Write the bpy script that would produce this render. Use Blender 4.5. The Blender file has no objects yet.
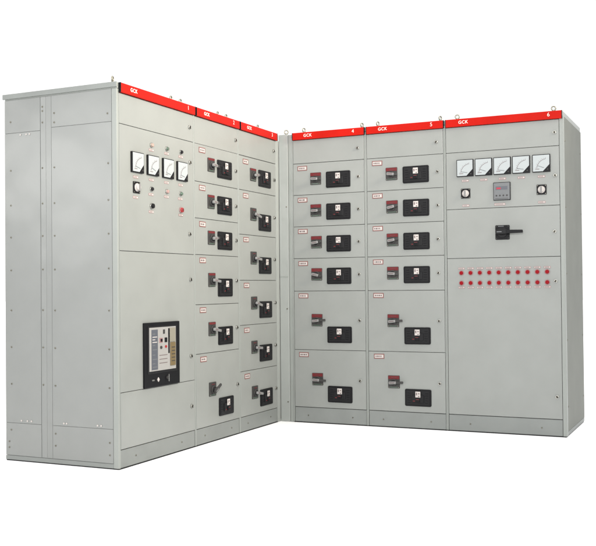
import bpy, bmesh, math, random
from mathutils import Matrix, Vector
random.seed(7)
S = bpy.context.scene
COL = S.collection

# ------------------------------------------------------------------ materials
def new_mat(name):
    m = bpy.data.materials.new(name); m.use_nodes = True
    return m, m.node_tree, m.node_tree.nodes['Principled BSDF']

def plain(name, col, rough=0.45, metal=0.0, coat=0.0, noise=0.0, spec=0.5):
    m, nt, b = new_mat(name)
    b.inputs['Roughness'].default_value = rough
    b.inputs['Metallic'].default_value = metal
    b.inputs['Coat Weight'].default_value = coat
    b.inputs['Specular IOR Level'].default_value = spec
    b.inputs['Base Color'].default_value = (*col, 1)
    if noise:
        n = nt.nodes.new('ShaderNodeTexNoise'); n.inputs['Scale'].default_value = 60
        n.inputs['Detail'].default_value = 4
        geo = nt.nodes.new('ShaderNodeNewGeometry')
        nt.links.new(geo.outputs['Position'], n.inputs['Vector'])
        r = nt.nodes.new('ShaderNodeMapRange')
        r.inputs['To Min'].default_value = 1 - noise; r.inputs['To Max'].default_value = 1 + noise
        nt.links.new(n.outputs['Fac'], r.inputs['Value'])
        mx = nt.nodes.new('ShaderNodeVectorMath'); mx.operation = 'SCALE'
        mx.inputs[0].default_value = col
        nt.links.new(r.outputs['Result'], mx.inputs['Scale'])
        nt.links.new(mx.outputs['Vector'], b.inputs['Base Color'])
        r2 = nt.nodes.new('ShaderNodeMapRange')
        r2.inputs['To Min'].default_value = max(0.05, rough - noise); r2.inputs['To Max'].default_value = min(1, rough + noise)
        nt.links.new(n.outputs['Fac'], r2.inputs['Value'])
        nt.links.new(r2.outputs['Result'], b.inputs['Roughness'])
    return m

def painted(name, col, rough=0.34, wave=0.006, var=0.05, spec=0.5):
    """powder-coated sheet steel: slow waviness, fine orange peel, faint soiling"""
    m, nt, b = new_mat(name)
    N, L = nt.nodes, nt.links
    geo = N.new('ShaderNodeNewGeometry')
    info = N.new('ShaderNodeObjectInfo')
    # slow buckling of the sheet, different on each sheet
    off = N.new('ShaderNodeVectorMath'); off.operation = 'SCALE'
    off.inputs[0].default_value = (7, 11, 5); L.new(info.outputs['Random'], off.inputs['Scale'])
    pos = N.new('ShaderNodeVectorMath'); pos.operation = 'ADD'
    L.new(geo.outputs['Position'], pos.inputs[0]); L.new(off.outputs['Vector'], pos.inputs[1])
    big = N.new('ShaderNodeTexNoise'); big.inputs['Scale'].default_value = 2.6; big.inputs['Detail'].default_value = 1.5
    L.new(pos.outputs['Vector'], big.inputs['Vector'])
    fine = N.new('ShaderNodeTexNoise'); fine.inputs['Scale'].default_value = 260; fine.inputs['Detail'].default_value = 2
    L.new(geo.outputs['Position'], fine.inputs['Vector'])
    b1 = N.new('ShaderNodeBump'); b1.inputs['Strength'].default_value = 1; b1.inputs['Distance'].default_value = wave
    L.new(big.outputs['Fac'], b1.inputs['Height'])
    b2 = N.new('ShaderNodeBump'); b2.inputs['Strength'].default_value = 0.25; b2.inputs['Distance'].default_value = 0.0004
    L.new(fine.outputs['Fac'], b2.inputs['Height']); L.new(b1.outputs['Normal'], b2.inputs['Normal'])
    L.new(b2.outputs['Normal'], b.inputs['Normal'])
    # colour: blotches of handling dirt + slight sheet-to-sheet difference
    dirt = N.new('ShaderNodeTexNoise'); dirt.inputs['Scale'].default_value = 5.5; dirt.inputs['Detail'].default_value = 4; dirt.inputs['Roughness'].default_value = 0.5
    L.new(pos.outputs['Vector'], dirt.inputs['Vector'])
    mr = N.new('ShaderNodeMapRange'); mr.inputs['From Min'].default_value = 0.3; mr.inputs['From Max'].default_value = 0.7
    mr.inputs['To Min'].default_value = 1 - var; mr.inputs['To Max'].default_value = 1 + var * 0.5
    L.new(dirt.outputs['Fac'], mr.inputs['Value'])
    mo = N.new('ShaderNodeMapRange'); mo.inputs['To Min'].default_value = 0.975; mo.inputs['To Max'].default_value = 1.02
    L.new(info.outputs['Random'], mo.inputs['Value'])
    mm = N.new('ShaderNodeMath'); mm.operation = 'MULTIPLY'
    L.new(mr.outputs['Result'], mm.inputs[0]); L.new(mo.outputs['Result'], mm.inputs[1])
    sc = N.new('ShaderNodeVectorMath'); sc.operation = 'SCALE'; sc.inputs[0].default_value = col
    L.new(mm.outputs['Value'], sc.inputs['Scale']); L.new(sc.outputs['Vector'], b.inputs['Base Color'])
    rr = N.new('ShaderNodeMapRange'); rr.inputs['To Min'].default_value = rough - 0.02; rr.inputs['To Max'].default_value = rough + 0.03
    L.new(dirt.outputs['Fac'], rr.inputs['Value']); L.new(rr.outputs['Result'], b.inputs['Roughness'])
    b.inputs['Specular IOR Level'].default_value = spec
    return m

GREY = (0.216, 0.225, 0.213)
M = {
 'paint': painted('grey_powder_coat', GREY, 0.33, 0.005, 0.045),
 'side': painted('grey_powder_coat_side', (0.190, 0.197, 0.190), 0.285, 0.011, 0.04),  # same coat, base darkened to carry the shade of this side
 'frame': painted('grey_frame_paint', (0.218, 0.231, 0.216), 0.34, 0.001, 0.04),
 'plinth': painted('grey_plinth_paint', (0.178, 0.189, 0.180), 0.45, 0.003, 0.08),
 'filler': painted('corner_filler_brightened', (0.262, 0.275, 0.260), 0.30, 0.002, 0.04),  # frame grey lightened in the colour for the bright reflection in the corner
 'facia': plain('breaker_facia_white', (0.27, 0.262, 0.25), 0.3, coat=0.3, noise=0.05),
 'seal': plain('dark_seam_rubber', (0.085, 0.085, 0.08), 0.8),
 'red': painted('red_header_paint', (0.37, 0.009, 0.005), 0.42, 0.001, 0.12, 0.05),
 'side6': painted('grey_end_panel_shade', (0.158, 0.164, 0.146), 0.5, 0.006, 0.08, 0.08),  # same grey, darkened and warmed in the colour for the light on this end
 'white': plain('white_lettering', (0.62, 0.52, 0.48), 0.5),
 'black': plain('black_plastic', (0.0045, 0.0045, 0.0055), 0.38, noise=0.06, spec=0.18),
 'black2': plain('black_moulding', (0.0085, 0.0085, 0.0095), 0.5, noise=0.06, spec=0.2),
 'charcoal': plain('charcoal_plastic', (0.036, 0.035, 0.034), 0.5, noise=0.08, spec=0.25),
 'dkred': plain('dark_red_plastic', (0.115, 0.016, 0.018), 0.5, spec=0.2),
 'maroon': plain('maroon_print', (0.10, 0.012, 0.015), 0.5),
 'grip': plain('light_grey_grip', (0.17, 0.168, 0.165), 0.35, noise=0.05),
 'chrome': plain('plated_steel', (0.40, 0.40, 0.38), 0.28, 1.0, noise=0.08),
 'zinc': plain('zinc_steel', (0.24, 0.23, 0.19), 0.42, 0.85, noise=0.1),
 'tag': plain('plate_white', (0.42, 0.39, 0.37), 0.5, spec=0.2),
 'tagred': plain('plate_red_border', (0.17, 0.075, 0.07), 0.5, spec=0.2),
 'print': plain('grey_print', (0.13, 0.10, 0.10), 0.6, spec=0.2),
 'dial': plain('meter_dial_white', (0.31, 0.335, 0.34), 0.35, coat=0.3),
 'rlamp': plain('red_lens', (0.20, 0.002, 0.006), 0.35, spec=0.12),
 'pring': plain('pink_ring', (0.26, 0.15, 0.15), 0.5, spec=0.2),
 'amber': plain('pale_amber_lens', (0.30, 0.21, 0.17), 0.25, coat=0.5),
 'green': plain('green_lens', (0.05, 0.085, 0.06), 0.3, coat=0.5),
 'pink': plain('pale_red_lens', (0.30, 0.19, 0.17), 0.25, coat=0.5),
 'panelgrey': plain('instrument_grey', (0.11, 0.115, 0.12), 0.4, noise=0.05),
 'bluegrey': plain('blue_grey_label', (0.065, 0.07, 0.085), 0.45),
 'beige': plain('beige_plastic', (0.19, 0.175, 0.135), 0.45, noise=0.05),
 'ochre': plain('ochre_plastic', (0.12, 0.085, 0.035), 0.45, noise=0.06),
 'brightred': plain('red_button', (0.26, 0.012, 0.014), 0.35),
 'led': plain('red_display', (0.30, 0.02, 0.04), 0.3),
}

# ------------------------------------------------------------------ mesh helpers
class MB:
    def __init__(s): s.bm = bmesh.new(); s.mats = []
    def mi(s, k):
        if k not in s.mats: s.mats.append(k)
        return s.mats.index(k)
    def _tag(s, before, k, smooth=False):
        i = s.mi(k)
        for f in s.bm.faces:
            if f not in before: f.material_index = i; f.smooth = smooth
    def box(s, x0, x1, y0, y1, z0, z1, k, bev=0.0, seg=2):
        before = set(s.bm.faces)
        r = bmesh.ops.create_cube(s.bm, size=1)
        bmesh.ops.scale(s.bm, vec=(x1-x0, y1-y0, z1-z0), verts=r['verts'])
        bmesh.ops.translate(s.bm, vec=((x0+x1)/2, (y0+y1)/2, (z0+z1)/2), verts=r['verts'])
        if bev:
            ed = {e for v in r['verts'] for e in v.link_edges}
            bmesh.ops.bevel(s.bm, geom=list(ed), offset=bev, segments=seg, profile=0.5, affect='EDGES')
        s._tag(before, k)
        return s
    def cyl(s, c, r, h, k, axis='y', seg=24, r2=None, bev=0.0):
        before = set(s.bm.faces)
        m = Matrix.Translation(c)
        if axis == 'y': m = m @ Matrix.Rotation(math.pi/2, 4, 'X')      # top end (radius r2) points to -y
        if axis == 'x': m = m @ Matrix.Rotation(math.pi/2, 4, 'Y')
        q = bmesh.ops.create_cone(s.bm, cap_ends=True, segments=seg, radius1=r, radius2=r if r2 is None else r2, depth=h, matrix=m)
        if bev:
            ed = [e for e in {e for v in q['verts'] for e in v.link_edges} if any(len(f.verts) > 4 for f in e.link_faces)]
            bmesh.ops.bevel(s.bm, geom=ed, offset=bev, segments=2, profile=0.5, affect='EDGES')
        s._tag(before, k)
        i = s.mi(k)
        for f in s.bm.faces:
            if f not in before and len(f.verts) == 4: f.smooth = True
        return s
    def prism(s, pts, y0, y1, k, bev=0.0):
        """polygon in x,z extruded from y0 (front, smaller) to y1"""
        before = set(s.bm.faces)
        a = [s.bm.verts.new((x, y0, z)) for x, z in pts]
        b = [s.bm.verts.new((x, y1, z)) for x, z in pts]
        n = len(pts)
        front = s.bm.faces.new(a); s.bm.faces.new(b[::-1])
        for i in range(n): s.bm.faces.new((a[i], b[i], b[(i+1) % n], a[(i+1) % n]))
        bmesh.ops.recalc_face_normals(s.bm, faces=[f for f in s.bm.faces if f not in before])
        if bev: bmesh.ops.bevel(s.bm, geom=list(front.edges), offset=bev, segments=2, profile=0.5, affect='EDGES')
        s._tag(before, k)
        return s
    def rrect(s, x0, x1, z0, z1, r, y0, y1, k, bev=0.0, n=5):
        pts = []
        for cx, cz, a0 in ((x1-r, z1-r, 0), (x0+r, z1-r, 90), (x0+r, z0+r, 180), (x1-r, z0+r, 270)):
            for i in range(n+1):
                a = math.radians(a0 + 90*i/n); pts.append((cx + r*math.cos(a), cz + r*math.sin(a)))
        return s.prism(pts, y0, y1, k, bev)
    def mesh(s, name):
        me = bpy.data.meshes.new(name); s.bm.to_mesh(me); s.bm.free()
        for k in s.mats: me.materials.append(M[k])
        return me

def link(name, me, parent=None, loc=(0, 0, 0), rot=None, label=None):
    o = bpy.data.objects.new(name, me); COL.objects.link(o)
    o.parent = parent; o.location = loc
    if rot: o.rotation_euler = rot
    if label: o['label'] = label
    return o

CACHE = {}
def cached(key, fn):
    if key not in CACHE: CACHE[key] = fn()
    return CACHE[key]

# ------------------------------------------------------------------ small fittings (front faces -y, back on y=0)
def m_nameplate(v=0):
    b = MB()
    b.box(-0.040, 0.040, -0.0020, 0.0, -0.018, 0.018, 'tagred', 0.0006, 1)
    b.box(-0.034, 0.034, -0.0026, -0.0018, -0.012, 0.012, 'tag')
    x = -0.027
    for w in ((0.010, 0.008, 0.012, 0.009), (0.006, 0.013, 0.007, 0.010), (0.014, 0.007, 0.015), (0.008, 0.011, 0.006, 0.007))[v]:
        b.box(x, x+w, -0.0031, -0.0024, -0.0055, 0.0055, 'print'); x += w + 0.0045
    return b.mesh('nameplate')

def m_tag(w=0.048, h=0.014, red=False):
    b = MB()
    b.box(-w/2, w/2, -0.0018, 0, -h/2, h/2, 'pring' if not red else 'tagred', 0.0004, 1)
    b.box(-w/2+0.0025, w/2-0.0025, -0.0024, -0.0016, -h/2+0.0025, h/2-0.0025, 'tag')
    x = -w/2+0.008
    while x < w/2-0.012:
        b.box(x, x+0.006, -0.0029, -0.0022, -0.0025, 0.0025, 'print'); x += 0.0095
    return b.mesh('label_plate')

def m_lock():
    b = MB()
    b.cyl((0, -0.004, 0), 0.0125, 0.008, 'chrome', bev=0.0012)
    b.cyl((0, -0.0088, 0), 0.0088, 0.0016, 'zinc')
    b.box(-0.0032, 0.0032, -0.0112, -0.009, -0.0075, 0.0075, 'black')
    b.box(-0.004, 0.007, -0.0114, -0.009, -0.0078, -0.0045, 'black')
    return b.mesh('door_lock')

def m_handle_plate(red=2):
    b = MB()
    b.rrect(-0.044, 0.044, -0.046, 0.046, 0.004, -0.006, 0, 'charcoal', 0.0012)
    if red: b.box(-0.042, 0.042, -0.0072, -0.005, 0.020 if red == 2 else 0.030, 0.0435, 'dkred', 0.0006, 1)
    b.box(-0.018, 0.022, -0.0078, -0.0068, 0.029, 0.034, 'maroon')
    b.cyl((0, -0.010, -0.004), 0.026, 0.012, 'charcoal', bev=0.002)
    b.cyl((0, -0.018, -0.004), 0.018, 0.010, 'black2', bev=0.002)
    for x in (-0.036, 0.036): b.cyl((x, -0.007, -0.039), 0.003, 0.003, 'zinc', seg=10)
    b.box(-0.030, 0.030, -0.0066, -0.0055, -0.041, -0.036, 'green')
    return b.mesh('handle_plate')

def m_lever(long=False, tab=False, dark=False):
    b = MB()
    L = 0.066 if long else (0.080 if tab else 0.052)
    b.cyl((0, -0.024, 0), 0.012, 0.024, 'charcoal', bev=0.0015)
    b.rrect(-0.028, 0.028, -0.010, 0.010, 0.006, -0.042, -0.028, 'charcoal' if dark else 'grip', 0.003)
    b.rrect(0.022, L, -0.0085, 0.0085, 0.004, -0.040, -0.030, 'charcoal' if (not long or dark) else 'grip', 0.002)
    b.box(-0.020, 0.016, -0.0428, -0.0418, -0.003, 0.003, 'grip' if dark else 'print')
    return b.mesh('lever')

def m_breaker_cover():
    b = MB()
    w, h = 0.098, 0.061
    b.rrect(-w, w, -h, h, 0.010, -0.008, 0, 'black', 0.002)
    b.rrect(-w+0.012, w-0.012, -h+0.010, h-0.010, 0.004, -0.0105, -0.007, 'black2', 0.001)
    b.box(-0.045, 0.045, -0.018, -0.0095, -0.035, 0.020, 'black2', 0.003)          # breaker nose
    for s in (-1, 1):
        for k in range(5):
            z = -0.038 + k*0.017
            b.box(s*0.066-0.012, s*0.066+0.012, -0.0118, -0.010, z, z+0.006, 'black', 0.0006, 1)
    b.rrect(-0.012, 0.016, -0.032, -0.006, 0.003, -0.026, -0.017, 'black', 0.002)    # toggle
    b.box(-0.010, 0.014, -0.0268, -0.0255, -0.012, -0.008, 'maroon')
    b.box(-0.034, -0.020, -0.0188, -0.0175, -0.026, -0.020, 'dkred')
    return b.mesh('breaker_cover')

def m_rating_label():
    b = MB()
    b.rrect(-0.0185, 0.0185, -0.020, 0.022, 0.002, -0.0025, 0, 'tag', 0.0005)
    b.box(-0.014, -0.006, -0.0031, -0.0022, -0.004, 0.014, 'print')
    b.box(0.001, 0.013, -0.0031, -0.0022, 0.004, 0.010, 'print')
    b.box(0.003, 0.011, -0.0031, -0.0022, -0.017, -0.009, 'print')
    return b.mesh('rating_label')

def arc_pts(cx, cz, r0, r1, a0, a1, n=14):
    o = [(cx+r1*math.cos(math.radians(a0+(a1-a0)*i/n)), cz+r1*math.sin(math.radians(a0+(a1-a0)*i/n))) for i in range(n+1)]
    i_ = [(cx+r0*math.cos(math.radians(a0+(a1-a0)*i/n)), cz+r0*math.sin(math.radians(a0+(a1-a0)*i/n))) for i in range(n+1)]
    return o, i_

def m_meter(needle):
    b = MB(); h = 0.060
    b.rrect(-h, h, -h, h, 0.003, -0.013, 0, 'black', 0.002)
    q = h - 0.0050
    b.prism([(-q, -q), (q-0.044, -q), (q, -q+0.046), (q, q), (-q, q)], -0.0142, -0.012, 'dial')
    cx, cz = q-0.016, -q+0.016
    o, i_ = arc_pts(cx, cz, 0.0665, 0.0685, 97, 173)
    for k in range(len(o)-1):
        b.prism([o[k], o[k+1], i_[k+1], i_[k]], -0.0150, -0.0140, 'print')
    for k in range(9):
        a = math.radians(97 + 76*k/8); r0, r1 = 0.0685, 0.0745 if k % 2 else 0.078
        px, pz = -math.sin(a)*0.0006, math.cos(a)*0.0006
        c, s_ = math.cos(a), math.sin(a)
        b.prism([(cx+r0*c+px, cz+r0*s_+pz), (cx+r0*c-px, cz+r0*s_-pz), (cx+r1*c-px, cz+r1*s_-pz), (cx+r1*c+px, cz+r1*s_+pz)], -0.0150, -0.0140, 'print')
    a = math.radians(needle); c, s_ = math.cos(a), math.sin(a); px, pz = -s_*0.0008, c*0.0008
    b.prism([(cx+.022*c+px, cz+.022*s_+pz), (cx+.022*c-px, cz+.022*s_-pz), (cx+.066*c-px, cz+.066*s_-pz), (cx+.066*c+px, cz+.066*s_+pz)], -0.0156, -0.0148, 'black')
    b.box(-0.040, -0.012, -0.0150, -0.0140, -0.041, -0.0375, 'print')
    b.cyl((q-0.012, -0.0145, -q+0.012), 0.0045, 0.004, 'charcoal', seg=14)
    return b.mesh('panel_meter')

def m_rotary():
    b = MB()
    b.rrect(-0.033, 0.033, -0.034, 0.034, 0.003, -0.006, 0, 'black', 0.001)
    b.cyl((0, -0.008, 0), 0.024, 0.006, 'tag', seg=28, bev=0.001)
    b.cyl((0, -0.016, 0), 0.018, 0.016, 'tag', seg=28, bev=0.002)
    b.rrect(-0.006, 0.006, -0.022, 0.020, 0.004, -0.030, -0.020, 'grip', 0.002)
    for x in (-0.027, 0.027):
        for z in (-0.028, 0.028): b.cyl((x, -0.0065, z), 0.0028, 0.002, 'zinc', seg=10)
    return b.mesh('selector_switch')

def m_lamp(lens, ring='chrome', r=0.0115):
    b = MB()
    b.cyl((0, -0.003, 0), r*1.30, 0.006, ring, bev=0.001)
    b.cyl((0, -0.010, 0), r, 0.012, lens, r2=r*0.82, bev=0.002)
    return b.mesh('indicator_lamp')

def m_button(cap):
    b = MB()
    b.cyl((0, -0.004, 0), 0.018, 0.008, 'chrome' if cap == 'black' else 'pring', bev=0.001)
    b.cyl((0, -0.012, 0), 0.0145, 0.012, cap, bev=0.002)
    b.cyl((0, -0.0185, 0), 0.009, 0.002, 'black2' if cap == 'black' else 'maroon')
    return b.mesh('push_button')

def m_screw():
    b = MB()
    b.cyl((0, -0.0015, 0), 0.0058, 0.003, 'zinc', seg=12, r2=0.0045)
    b.box(-0.004, 0.004, -0.0034, -0.0028, -0.0007, 0.0007, 'black')
    b.box(-0.0007, 0.0007, -0.0035, -0.0028, -0.004, 0.004, 'black')
    return b.mesh('screw')

def m_eyebolt():
    b = MB()
    b.cyl((0, 0, 0.003), 0.014, 0.006, 'zinc', axis='z', bev=0.001)
    b.cyl((0, 0, 0.009), 0.007, 0.008, 'zinc', axis='z')
    before = set(b.bm.faces)
    R, r, n, m = 0.0140, 0.0046, 22, 8
    vs = [[b.bm.verts.new(((R+r*math.cos(2*math.pi*j/m))*math.cos(2*math.pi*i/n), r*math.sin(2*math.pi*j/m), 0.0245+(R+r*math.cos(2*math.pi*j/m))*math.sin(2*math.pi*i/n))) for j in range(m)] for i in range(n)]
    for i in range(n):
        for j in range(m):
            b.bm.faces.new((vs[i][j], vs[(i+1) % n][j], vs[(i+1) % n][(j+1) % m], vs[i][(j+1) % m]))
    bmesh.ops.recalc_face_normals(b.bm, faces=[f for f in b.bm.faces if f not in before])
    b._tag(before, 'zinc', True)
    return b.mesh('lifting_eye')

def text_mesh(txt, size, bold=0.0):
    cu = bpy.data.curves.new('lettering', 'FONT'); cu.body = txt; cu.size = size
    cu.align_x = 'CENTER'; cu.align_y = 'CENTER'; cu.extrude = 0.0006; cu.offset = bold; cu.space_character = 1.12; cu.resolution_u = 6
    o = bpy.data.objects.new('tmp', cu); COL.objects.link(o)
    dg = bpy.context.evaluated_depsgraph_get()
    me = bpy.data.meshes.new_from_object(o.evaluated_get(dg))
    me.transform(Matrix.Rotation(math.pi/2, 4, 'X'))
    bpy.data.objects.remove(o); bpy.data.curves.remove(cu)
    me.name = 'lettering'; me.materials.clear(); me.materials.append(M['white'])
    return me

# ------------------------------------------------------------------ cabinet building
GAP = 0.0028
def cabinet(name, label, loc, rz, w, depth, plinth_z, num, dx0=0.010, dx1=0.010, group='grey switchgear cabinets standing in an L'):
    root = bpy.data.objects.new(name, None); COL.objects.link(root)
    root.location = loc; root.rotation_euler = (0, 0, rz)
    root.empty_display_size = 0.2
    root['label'] = label; root['category'] = 'electrical cabinet'; root['group'] = group
    # carcass
    b = MB()
    b.box(0.006, w-0.006, 0.030, depth-0.006, 0.006, 2.160, 'paint')
    b.box(0.008, w-0.008, 0.016, 0.0295, plinth_z-0.004, 2.150, 'seal')            # dark rebate seen through the door gaps
    b.box(0.0006, dx0-GAP/2, 0.0, 0.0285, 0.006, 2.163, 'frame', 0.0012)            # corner posts
    b.box(w-dx1+GAP/2, w-0.0006, 0.0, 0.0285, 0.006, 2.163, 'frame', 0.0012)
    link('frame', b.mesh('frame'), root)
    b = MB()
    b.box(0.001, w-0.001, 0.001, depth, 2.165, 2.200, 'frame', 0.003)
    link('roof', b.mesh('roof'), root)
    # plinth
    b = MB()
    b.box(dx0+GAP/2, w-dx1-GAP/2, 0.003, 0.028, 0.006, plinth_z-GAP, 'plinth', 0.0018)
    pl = link('plinth', b.mesh('plinth'), root)
    for fx in (0.2, 0.8):
        link('screw', cached('screw', m_screw), pl, (w*fx, 0.003, 0.056))
    b = MB(); b.box(0.002, w-0.002, 0.0015, depth-0.002, -0.0004, 0.0055, 'black2')  # added black strip standing in for the dark contact line at the floor
    link('contact_line', b.mesh('contact_line'), root)
    # header strip
    b = MB()
    b.box(0.016, w-0.004, -0.016, 0.0, 2.144, 2.198, 'red', 0.0012)
    b.box(0.0125, 0.0157, -0.017, 0.0, 2.143, 2.199, 'black')
    b.box(w-0.0037, w-0.001, -0.017, 0.0, 2.143, 2.199, 'black')
    hs = link('header_strip', b.mesh('header_strip'), root)
    link('lettering', cached('gck', lambda: text_mesh('GCK', 0.031, 0.0005)), hs, (0.142, -0.0165, 2.172))
    link('number', cached('n%s' % num, lambda: text_mesh(num, 0.038, 0.0)), hs, (w-0.090, -0.0165, 2.174))
    return root

def door(root, name, x0, x1, z0, z1, label=None, hole=None, mat='paint'):
    """object origin = the door's upper left corner; front skin at y=0 with folded edges"""
    w, h = x1-x0-GAP, z1-z0-GAP
    key = ('door', round(w, 4), round(h, 4))
    def f():
        b = MB(); b.box(0, w, 0, 0.0155, -h, 0, mat, 0.0022, 3)
        return b.mesh(name)
    o = link(name, cached(key, f), root, (x0+GAP/2, 0, z1-GAP/2), label=label)
    # hand-fitted doors are never perfectly true
    o.location.y += random.uniform(-0.0008, 0.0008)
    o.rotation_euler.z = random.uniform(-1, 1)*0.0012
    return o

def fit(d, name, me, cx, cz, root_loc=True, rot=None, y=0.0, label=None):
    """place a fitting given in cabinet coordinates on door d"""
    return link(name, me, d, (cx-d.location.x, y, cz-d.location.z), rot, label)

TYPES = {  # handle z0,z1 ; cover z ; lock z  (centres, measured down from the top of the drawer)
 'small':  (-0.121, -0.135, -0.125),
 'mid':    (-0.164, -0.216, -0.168),
 'big':    (-0.219, -0.327, -0.220),
 'deep':   (-0.243, -0.374, -0.243),
}
def nameplate_mesh():
    v = random.randrange(4)
    return cached('np%d' % v, lambda: m_nameplate(v))

def drawer(root, x0, x1, z0, z1, typ, cabx=0.0, turn=0.0, sh=0.0, long=False, red=2):
    d = door(root, 'drawer_door', x0, x1, z0, z1)
    hz, cz, lz = TYPES[typ]
    j = lambda a=0.0015: random.uniform(-a, a)
    fit(d, 'nameplate', nameplate_mesh(), 0.091+sh, z1-0.037+j(), rot=(0, j(0.02), 0))
    hx = 0.203+sh
    fit(d, 'handle_plate', cached('hp%d' % red, lambda: m_handle_plate(red)), hx+j(), z1+hz, rot=(0, j(0.012), 0))
    fit(d, 'lever', cached('lev%d%s' % (long, typ if typ in ('big', 'deep') else ''), lambda: m_lever(long, typ == 'big', typ == 'deep')), hx, z1+hz-0.004, rot=(0, turn+j(0.10), 0))
    fit(d, 'breaker_cover', cached('bc', m_breaker_cover), 0.385+sh, z1+cz, rot=(0, j(0.006), 0))
    fit(d, 'rating_label', cached('rl', m_rating_label), 0.388+sh, z1+cz+0.024, y=-0.0185)
    fit(d, 'door_lock', cached('lk', m_lock), 0.546+sh, z1+lz, rot=(0, random.choice([0, .5, 1.2, -.6]), 0))
    return d

def lock(d, x, z): fit(d, 'door_lock', cached('lk', m_lock), x, z, rot=(0, random.uniform(-.8, .8), 0))
def eye(root, x, y, edge, z=2.2): link('lifting_eye', cached('eye', m_eyebolt), root, (x, y, z), (0, 0, edge))

X1 = 2.080
HALF = math.pi/2
# ---------------------------------------------------------------- cabinet 1
W1, D1 = 0.830, 0.825
c1 = cabinet('switchgear_cabinet', 'wide grey cabinet marked 1 with four white meters and a big black framed breaker window',
             (0, -X1, 0), HALF, W1, D1, 0.110, '1', dx0=0.016, dx1=0.008)
xa, xb = 0.016, W1-0.008
d = door(c1, 'header_door', xa, xb, 1.967, 2.143); lock(d, 0.773, 2.058)
d = door(c1, 'instrument_door', xa, xb, 1.240, 1.967, label='tall door with four meters, a selector switch and small lamps')
for k, x in enumerate((0.185, 0.347, 0.513, 0.675)):
    fit(d, 'panel_meter', cached('m%d' % (k % 3), lambda: m_meter((168, 160, 171)[k % 3])), x, 1.7615)
    fit(d, 'label_plate', cached('tag', m_tag), x-0.010, 1.675)
for x, c in ((0.339, 'amber'), (0.506, 'green'), (0.669, 'black2')):
    fit(d, 'indicator_lamp', cached('l'+c, lambda: m_lamp(c)), x, 1.884)
    fit(d, 'label_plate', cached('tag', m_tag), x, 1.854)
fit(d, 'selector_switch', cached('rot', m_rotary), 0.180, 1.615); fit(d, 'label_plate', cached('tag', m_tag), 0.172, 1.556)
for x, c in ((0.336, 'black2'), (0.504, 'pink'), (0.663, 'green')):
    fit(d, 'indicator_lamp', cached('l'+c, lambda: m_lamp(c)), x, 1.620)
    fit(d, 'label_plate', cached('tag', m_tag), x-0.003, 1.587)
fit(d, 'push_button', cached('bk', lambda: m_button('black')), 0.337, 1.518); fit(d, 'label_plate', cached('tag', m_tag), 0.334, 1.483)
fit(d, 'push_button', cached('br', lambda: m_button('brightred')), 0.664, 1.517); fit(d, 'label_plate', cached('tagr', lambda: m_tag(red=True)), 0.664, 1.485)
lock(d, 0.775, 1.831); lock(d, 0.765, 1.370)
d = door(c1, 'breaker_door', xa, xb, 0.432, 1.240, label='door with a tall black framed breaker window in its lower half'); lock(d, 0.772, 1.079); lock(d, 0.772, 0.590)
# air circuit breaker front
b = MB()
b.box(0, 0.383, -0.014, 0, -0.386, 0, 'black', 0.003)
b.box(0.030, 0.347, -0.017, -0.0135, -0.305, -0.022, 'black2', 0.002)
fr = fit(d, 'breaker_window_frame', b.mesh('breaker_window_frame'), 0.237, 0.820)
OX, OZ = 0.237, 0.820
b = MB()
def P(x, z): return x-OX, z-OZ
X0, XE, Z0, Z1 = 0.279, 0.567, 0.530, 0.790
b.box(X0-OX, XE-OX, -0.020, -0.0165, Z0-OZ, Z1-OZ, 'facia', 0.001)
fx = lambda t: X0-OX+(XE-X0)*t
fz = lambda t: Z1-OZ-(Z1-Z0)*t
b.box(fx(.07), fx(.30), -0.0212, -0.0195, fz(.97), fz(.05), 'bluegrey')
for k, t in enumerate((.14, .21, .27, .33, .40, .50, .62, .72, .82, .90)):
    b.box(fx(.10), fx(.27 if k % 2 else .20), -0.0218, -0.0208, fz(t+.018), fz(t), 'tag' if k in (1, 2, 3) else 'panelgrey')
b.box(fx(.50), fx(.57), -0.0222, -0.0195, fz(.16), fz(.06), 'charcoal', 0.001)
b.box(fx(.36), fx(.48), -0.0230, -0.0195, fz(.36), fz(.25), 'pring', 0.001); b.box(fx(.39), fx(.46), -0.0250, -0.0220, fz(.34), fz(.27), 'black', 0.001)
b.box(fx(.56), fx(.65), -0.0230, -0.0195, fz(.36), fz(.25), 'black', 0.001)
b.cyl((fx(.42), -0.022, fz(.47)), 0.009, 0.008, 'charcoal', bev=.001); b.cyl((fx(.60), -0.022, fz(.46)), 0.008, 0.008, 'brightred', bev=.001)
b.box(fx(.70), fx(.74), -0.0230, -0.0195, fz(.62), fz(.04), 'black')
b.box(fx(.755), fx(.97), -0.0240, -0.0195, fz(.36), fz(.03), 'beige', 0.002)
b.box(fx(.77), fx(.96), -0.0260, -0.0195, fz(.92), fz(.37), 'ochre', 0.002)
for k in range(5): b.box(fx(.80), fx(.93), -0.0270, -0.0255, fz(.50+.08*k), fz(.48+.08*k), 'charcoal')
for k in range(3): b.box(fx(.36), fx(.66), -0.0212, -0.0195, fz(.66+.09*k), fz(.645+.09*k), 'print')
link('breaker_face', b.mesh('breaker_face'), d, fr.location, label='white breaker front with blue grey scale, push buttons and an ochre block')
b = MB(); b.box(0.074, 0.096, -0.018, -0.0135, -0.348, -0.340, 'chrome', 0.001)
link('latch', b.mesh('latch'), d, fr.location)
b = MB(); b.prism([(0.128, -0.344), (0.139, -0.330), (0.150, -0.344), (0.139, -0.358)], -0.019, -0.0135, 'tag', 0.001)
link('marker', b.mesh('marker'), d, fr.location)
b = MB(); b.cyl((0.236, -0.019, -0.340), 0.010, 0.012, 'charcoal', bev=.001); b.box(0.233, 0.239, -0.031, -0.022, -0.362, -0.318, 'chrome', 0.001)
link('racking_key', b.mesh('racking_key'), d, fr.location)
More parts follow.
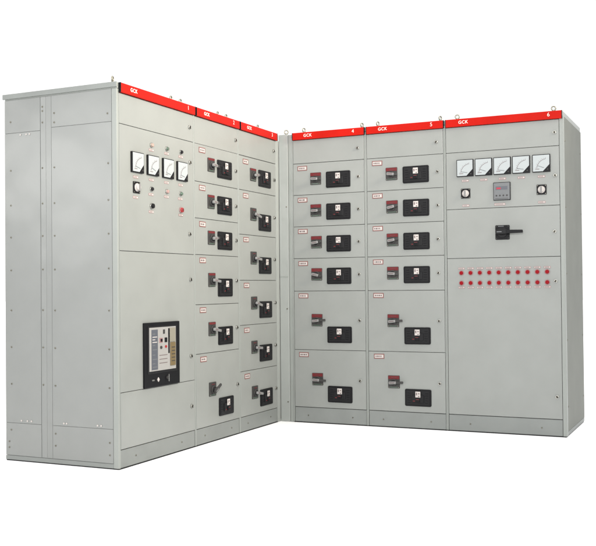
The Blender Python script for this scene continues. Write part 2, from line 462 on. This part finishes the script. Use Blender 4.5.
d = door(c1, 'lower_door', xa, xb, 0.110, 0.432); lock(d, 0.776, 0.269)
# outer side sheets on local x=0, screws facing -x
b = MB(); b.box(0.0012, 0.0058, 0.037, 0.822, 0.032, 2.160, 'paint')
link('side_backing', b.mesh('side_backing'), c1)
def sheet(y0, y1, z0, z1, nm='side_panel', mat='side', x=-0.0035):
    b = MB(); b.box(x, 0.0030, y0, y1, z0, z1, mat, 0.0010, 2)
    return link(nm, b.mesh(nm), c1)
b = MB(); b.box(-0.006, 0.0055, -0.0005, 0.036, 0.006, 2.1645, 'frame', 0.0045, 3)
link('corner_post', b.mesh('corner_post'), c1)
g = 0.002
sh = {}
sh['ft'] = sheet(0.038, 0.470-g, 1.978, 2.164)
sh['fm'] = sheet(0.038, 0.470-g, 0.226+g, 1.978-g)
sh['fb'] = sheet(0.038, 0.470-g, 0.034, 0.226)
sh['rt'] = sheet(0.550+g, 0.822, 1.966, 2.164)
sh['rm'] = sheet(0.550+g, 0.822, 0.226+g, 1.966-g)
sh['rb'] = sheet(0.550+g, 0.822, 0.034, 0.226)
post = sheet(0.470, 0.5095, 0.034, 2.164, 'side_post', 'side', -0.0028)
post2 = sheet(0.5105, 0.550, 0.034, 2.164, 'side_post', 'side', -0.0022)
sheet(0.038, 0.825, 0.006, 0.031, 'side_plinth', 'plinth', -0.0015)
b = MB(); b.box(-0.009, 0.0008, -0.002, 0.835, 2.172, 2.202, 'plinth', 0.002)
link('roof_lip', b.mesh('roof_lip'), c1)
scr = cached('screw', m_screw)
def sscrew(par, y, z, x=-0.0035): link('screw', scr, par, (x, y, z), (0, 0, -HALF))
for z in (1.740, 1.530, 1.338, 1.140, 0.900, 0.680, 0.460):
    sscrew(sh['fm'], 0.062, z); sscrew(sh['fm'], 0.447, z); sscrew(sh['rm'], 0.776, z); sscrew(post2, 0.537, z+0.002, -0.0022)
for y, z in ((0.062, 0.15), (0.062, 0.08), (0.447, 0.180), (0.447, 0.11)): sscrew(sh['fb'], y, z)
for y, z in ((0.780, 0.185), (0.795, 0.115), (0.795, 0.080)): sscrew(sh['rb'], y, z)
for y, z in ((0.447, 2.060), (0.447, 2.005), (0.065, 2.025)): sscrew(sh['ft'], y, z)
for y, z in ((0.776, 2.033),): sscrew(sh['rt'], y, z)
for z in (2.105, 2.080, 2.012): sscrew(post2, 0.535, z, -0.0022)
def m_hole_dot():
    b = MB(); b.cyl((0, -0.002, 0), 0.0055, 0.004, 'tag', seg=14, bev=0.001); return b.mesh('hole_dot')  # white discs standing in for open holes with bright background behind
for y in (0.700, 0.655, 0.630): link('hole_dot', cached('hole_dot', m_hole_dot), sh['rm'], (-0.0035, y, 1.950), (0, 0, -HALF))
for y in (0.700, 0.655, 0.625): link('hole_dot', cached('hole_dot', m_hole_dot), sh['rm'], (-0.0035, y, 0.243), (0, 0, -HALF))
for y in (0.385, 0.365, 0.145, 0.120): link('hole_dot', cached('hole_dot', m_hole_dot), sh['fm'], (-0.0035, y, 0.243), (0, 0, -HALF))
eye(c1, 0.020, 0.045, HALF*0.2); eye(c1, 0.640, 0.050, 0.15-HALF*0.0); eye(c1, 0.752, 0.050, 0.1)


# ---------------------------------------------------------------- cabinets 2 and 3
c2 = cabinet('switchgear_cabinet', 'narrow grey cabinet marked 2 with six drawers, left of cabinet 3',
             (0, -1.250, 0), HALF, 0.600, D1, 0.110, '2')
rows2 = (1.967, 1.720, 1.480, 1.242, 0.915, 0.594, 0.110)
for i, t in enumerate(('small', 'small', 'small', 'mid', 'mid', 'deep')):
    drawer(c2, 0.010, 0.590, rows2[i+1], rows2[i], t, sh=0.010, turn=-0.55 if t == 'deep' else (0.12 if t == 'mid' else 0.0), long=(t != 'small'), red=0 if t == 'deep' else 1)
c3 = cabinet('switchgear_cabinet', 'narrow grey cabinet marked 3 with six drawers beside the inner corner post',
             (0, -0.650, 0), HALF, 0.600, D1, 0.110, '3')
rows3 = (1.965, 1.720, 1.403, 1.077, 0.757, 0.430, 0.110)
for i, t in enumerate(('small', 'mid', 'mid', 'mid', 'mid', 'mid')):
    drawer(c3, 0.010, 0.590, rows3[i+1], rows3[i], t, sh=0.016, turn=0.15 if t == 'mid' else 0.0, long=(i > 0), red=0 if i else 1)
for c in (c2, c3):
    d = door(c, 'header_door', 0.010, 0.590, 1.966, 2.143); lock(d, 0.556, 2.060)
eye(c2, 0.400, 0.050, 0.15); eye(c2, 0.520, 0.050, 0.1); eye(c2, 0.3, 0.78, 0)
eye(c3, 0.400, 0.050, 0.10); eye(c3, 0.3, 0.78, 0)

# ---------------------------------------------------------------- corner filler post
rootc = bpy.data.objects.new('corner_post', None); COL.objects.link(rootc); rootc.location = (0, 0, 0)
rootc['label'] = 'tall plain grey corner filler between cabinets 3 and 4 where the wings meet'; rootc['category'] = 'corner post'
b = MB()
b.box(-0.060, -0.0005, -0.0485, 0.0, 0.0, 2.198, 'filler', 0.004, 3)
link('left_filler', b.mesh('left_filler'), rootc)
b = MB()
b.box(0.0003, 0.078, -0.0005, 0.060, 0.0, 2.196, 'filler', 0.004, 3)
rf = link('right_filler', b.mesh('right_filler'), rootc)
b = MB(); b.box(0.081, 0.1085, 0.001, 0.060, 0.0, 2.190, 'frame', 0.002, 2)
b.box(0.076, 0.083, 0.012, 0.058, 0.0, 2.18, 'seal')
link('edge_strip', b.mesh('edge_strip'), rootc)
b = MB(); b.box(-0.800, -0.061, 0.001, 0.60, 0.0, 2.17, 'paint', 0.002)
link('back_cover', b.mesh('back_cover'), rootc)
b = MB(); b.box(0.004, 0.074, -0.0018, 0.0, 1.098, 1.110, 'frame', 0.0005, 1)
link('joint_strip', b.mesh('joint_strip'), rootc)
for z in (1.64, 0.86, 0.15): link('screw', scr, rf, (0.062, -0.0005, z))
eye(rootc, 0.052, 0.030, 0.35, 2.194)

# ---------------------------------------------------------------- cabinets 4 and 5
rowsR = (1.963, 1.723, 1.483, 1.241, 0.994, 0.5505, 0.118)
for num, x, lab in (('4', 0.110, 'narrow grey cabinet marked 4 with six drawers, right of the inner corner post'),
                    ('5', 0.710, 'narrow grey cabinet marked 5 with six drawers, left of cabinet 6')):
    c = cabinet('switchgear_cabinet', lab, (x, 0, 0), 0, 0.600, 0.80, 0.118, num)
    for i, t in enumerate(('small', 'small', 'small', 'small', 'big', 'big')):
        drawer(c, 0.010, 0.590, rowsR[i+1], rowsR[i], t, turn=(0.16 if i == 3 and num == '4' else (-0.10 if i in (1, 2) else 0.0)), sh=0.002 if num == '5' else -0.002)
    d = door(c, 'header_door', 0.010, 0.590, 1.963, 2.143); lock(d, 0.541, 2.050)
    eye(c, 0.085, 0.045, 1.15); eye(c, 0.560, 0.045, 1.2); eye(c, 0.3, 0.76, 0)

# ---------------------------------------------------------------- cabinet 6
W6 = 0.820
c6 = cabinet('switchgear_cabinet', 'wide grey cabinet marked 6 with five white meters and two rows of red lamps',
             (1.310, 0, 0), 0, W6, 0.80, 0.118, '6', dx0=0.010, dx1=0.024)
xa, xb = 0.010, W6-0.024
d = door(c6, 'header_door', xa, xb, 1.963, 2.143); lock(d, 0.766, 2.054)
d = door(c6, 'instrument_door', xa, xb, 1.562, 1.963, label='door with five meters, two selector switches and a grey display')
for k, x in enumerate((0.150, 0.281, 0.411, 0.541, 0.677)):
    fit(d, 'panel_meter', cached('m%d' % (k % 3), lambda: m_meter((168, 160, 171)[k % 3])), x, 1.8495)
    fit(d, 'label_plate', cached('tag', m_tag), x-0.001, 1.761)
for x in (0.151, 0.676):
    fit(d, 'selector_switch', cached('rot', m_rotary), x, 1.671); fit(d, 'label_plate', cached('tag', m_tag), x, 1.586)
b = MB()
b.rrect(-0.059, 0.059, -0.062, 0.062, 0.003, -0.012, 0, 'black2', 0.001)
b.rrect(-0.055, 0.055, -0.058, 0.058, 0.002, -0.015, -0.011, 'panelgrey', 0.001)
b.box(-0.042, 0.040, -0.0157, -0.0145, 0.010, 0.034, 'bluegrey'); b.box(-0.036, -0.006, -0.0163, -0.0150, 0.014, 0.026, 'led')
for k in range(4): b.cyl((-0.036+k*0.024, -0.016, -0.030), 0.0055, 0.004, 'charcoal', seg=14)
b.box(-0.046, 0.046, -0.0156, -0.0145, -0.052, -0.049, 'charcoal')
fit(d, 'power_factor_controller', b.mesh('power_factor_controller'), 0.407, 1.6735)
fit(d, 'label_plate', cached('tag6', lambda: m_tag(0.075, 0.015)), 0.390, 1.585)
lock(d, 0.767, 1.762)
d = door(c6, 'switch_door', xa, xb, 1.216, 1.562); lock(d, 0.759, 1.384)
b = MB()
b.rrect(-0.049, 0.049, -0.050, 0.050, 0.006, -0.008, 0, 'black', 0.0015)
b.cyl((0, -0.014, 0), 0.036, 0.014, 'black2', bev=0.002)
for x in (-0.041, 0.041):
    for z in (-0.041, 0.041): b.cyl((x, -0.009, z), 0.0035, 0.003, 'charcoal', seg=10)
b.box(-0.030, 0.010, -0.0090, -0.0075, 0.040, 0.045, 'panelgrey')
fit(d, 'handle_plate', b.mesh('handle_plate'), 0.407, 1.389)
b = MB()
b.cyl((0, -0.032, 0), 0.018, 0.028, 'black', bev=0.002)
b.rrect(-0.032, 0.040, -0.015, 0.015, 0.007, -0.060, -0.040, 'black2', 0.004)
b.prism([(0.034, 0.013), (0.150, 0.010), (0.153, 0.0), (0.150, -0.010), (0.034, -0.013)], -0.056, -0.042, 'black', 0.003)
b.box(-0.024, 0.010, -0.0608, -0.0598, -0.003, 0.003, 'panelgrey')
fit(d, 'lever', b.mesh('lever'), 0.403, 1.391)
d = door(c6, 'lamp_door', xa, xb, 0.118, 1.216, label='tall door with two rows of ten dark red lamps near its top')
for k in range(10):
    x = 0.114 + 0.0658*k
    for r, z in enumerate((1.113, 1.042)):
        fit(d, 'indicator_lamp', cached('lr', lambda: m_lamp('rlamp', 'pring', 0.0138)), x, z)
        fit(d, 'label_plate', cached('tags', lambda: m_tag(0.044, 0.013)), x, z+0.031 if r == 0 else z-0.031)
lock(d, 0.761, 1.049); lock(d, 0.761, 0.269)
# outer side of cabinet 6
b = MB(); b.box(W6-0.0055, W6+0.006, -0.0005, 0.030, 0.006, 2.1645, 'frame', 0.0045, 3)
link('corner_post', b.mesh('corner_post'), c6)
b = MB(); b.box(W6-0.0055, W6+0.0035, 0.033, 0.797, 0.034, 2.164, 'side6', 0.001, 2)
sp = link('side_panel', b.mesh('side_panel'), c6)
b = MB(); b.box(W6-0.0055, W6+0.0015, 0.033, 0.800, 0.006, 0.031, 'plinth', 0.001, 2)
link('side_plinth', b.mesh('side_plinth'), c6)
for z in (2.0, 1.55, 1.1, 0.65, 0.2):
    for y in (0.06, 0.76): link('screw', scr, sp, (W6+0.0035, y, z), (0, 0, HALF))
eye(c6, 0.085, 0.045, 0.35); eye(c6, 0.755, 0.045, 0.35); eye(c6, 0.4, 0.76, 0)

# ---------------------------------------------------------------- studio floor
m, nt, bs = new_mat('white_studio_floor')
bs.inputs['Roughness'].default_value = 0.9
n = nt.nodes.new('ShaderNodeTexNoise'); n.inputs['Scale'].default_value = 3
mr = nt.nodes.new('ShaderNodeMapRange'); mr.inputs['To Min'].default_value = 0.94; mr.inputs['To Max'].default_value = 0.965
nt.links.new(n.outputs['Fac'], mr.inputs['Value']); nt.links.new(mr.outputs['Result'], bs.inputs['Base Color'])
M['floor'] = m
b = MB(); b.box(-60, 60, -60, 60, -0.02, -0.0005, 'floor')
fl = link('floor', b.mesh('floor'))
fl['kind'] = 'structure'

# ---------------------------------------------------------------- light
w = bpy.data.worlds.new('World'); S.world = w; w.use_nodes = True
nt = w.node_tree; bg = nt.nodes['Background']; bg.inputs['Color'].default_value = (1, 1, 1, 1)
# white studio surround, zenith brightening added for top-down falloff and a whiter floor
tc = nt.nodes.new('ShaderNodeTexCoord'); sx = nt.nodes.new('ShaderNodeSeparateXYZ')
mr = nt.nodes.new('ShaderNodeMapRange'); mr.inputs['From Min'].default_value = 0.1; mr.inputs['From Max'].default_value = 1.0
mr.inputs['To Min'].default_value = 1.1; mr.inputs['To Max'].default_value = 1.8
nt.links.new(tc.outputs['Generated'], sx.inputs['Vector']); nt.links.new(sx.outputs['Z'], mr.inputs['Value'])
nt.links.new(mr.outputs['Result'], bg.inputs['Strength'])

def area(name, loc, target, sx, sy, power, col, spread=180):
    l = bpy.data.lights.new(name, 'AREA'); l.shape = 'RECTANGLE'; l.size = sx; l.size_y = sy
    l.energy = power; l.color = col; l.spread = math.radians(spread)
    o = bpy.data.objects.new(name, l); COL.objects.link(o); o.location = loc
    o.rotation_euler = (Vector(target)-Vector(loc)).to_track_quat('-Z', 'Y').to_euler()
    return o
area('warm_side_lamp', (6.0, -1.6, 4.4), (-0.3, -1.4, 2.75), 1.2, 1.2, 74, (1.0, 0.90, 0.74), 56)  # unseen area lamp giving the upper left fronts their warm light
area('floor_fill_light', (0.6, -1.6, 7.0), (0.6, -1.6, 0), 7.0, 6.0, 66, (1.0, 0.99, 0.97), 50)  # unseen lamp added to wash the floor out to white
area('side_reflection_light', (-5.9, -8.9, 2.75), (-0.4, -2.1, 1.75), 1.5, 0.7, 76, (1.0, 0.99, 0.95))  # unseen lamp added so its reflection brightens the left end wall
area('camera_side_fill', (3.0, -6.9, 2.5), (0.3, -0.2, 1.9), 0.9, 0.6, 42, (1.0, 0.99, 0.97), 56)  # unseen fill added near the camera to lift the dark inner corner

# ---------------------------------------------------------------- camera
cam = bpy.data.cameras.new('Camera'); co = bpy.data.objects.new('Camera', cam); COL.objects.link(co)
yaw, pitch, roll = 0.4358, 0.0157, -0.0092
fw = Vector((-math.sin(yaw)*math.cos(pitch), math.cos(yaw)*math.cos(pitch), math.sin(pitch)))
rt = Vector((math.cos(yaw), math.sin(yaw), 0)); up = rt.cross(fw)
rt2 = math.cos(roll)*rt + math.sin(roll)*up; up2 = -math.sin(roll)*rt + math.cos(roll)*up
R = Matrix((rt2, up2, -fw)).transposed().to_4x4()
co.matrix_world = Matrix.Translation((3.1634, -6.4608, 1.0202)) @ R
cam.sensor_fit = 'HORIZONTAL'; cam.sensor_width = 36; cam.lens = 936.96/596*36
cam.clip_start = 0.05; cam.clip_end = 500
S.camera = co

S.render.engine = 'CYCLES'
S.view_settings.view_transform = 'Standard'; S.view_settings.look = 'None'
S.view_settings.exposure = 0; S.view_settings.gamma = 1
S.cycles.max_bounces = 8
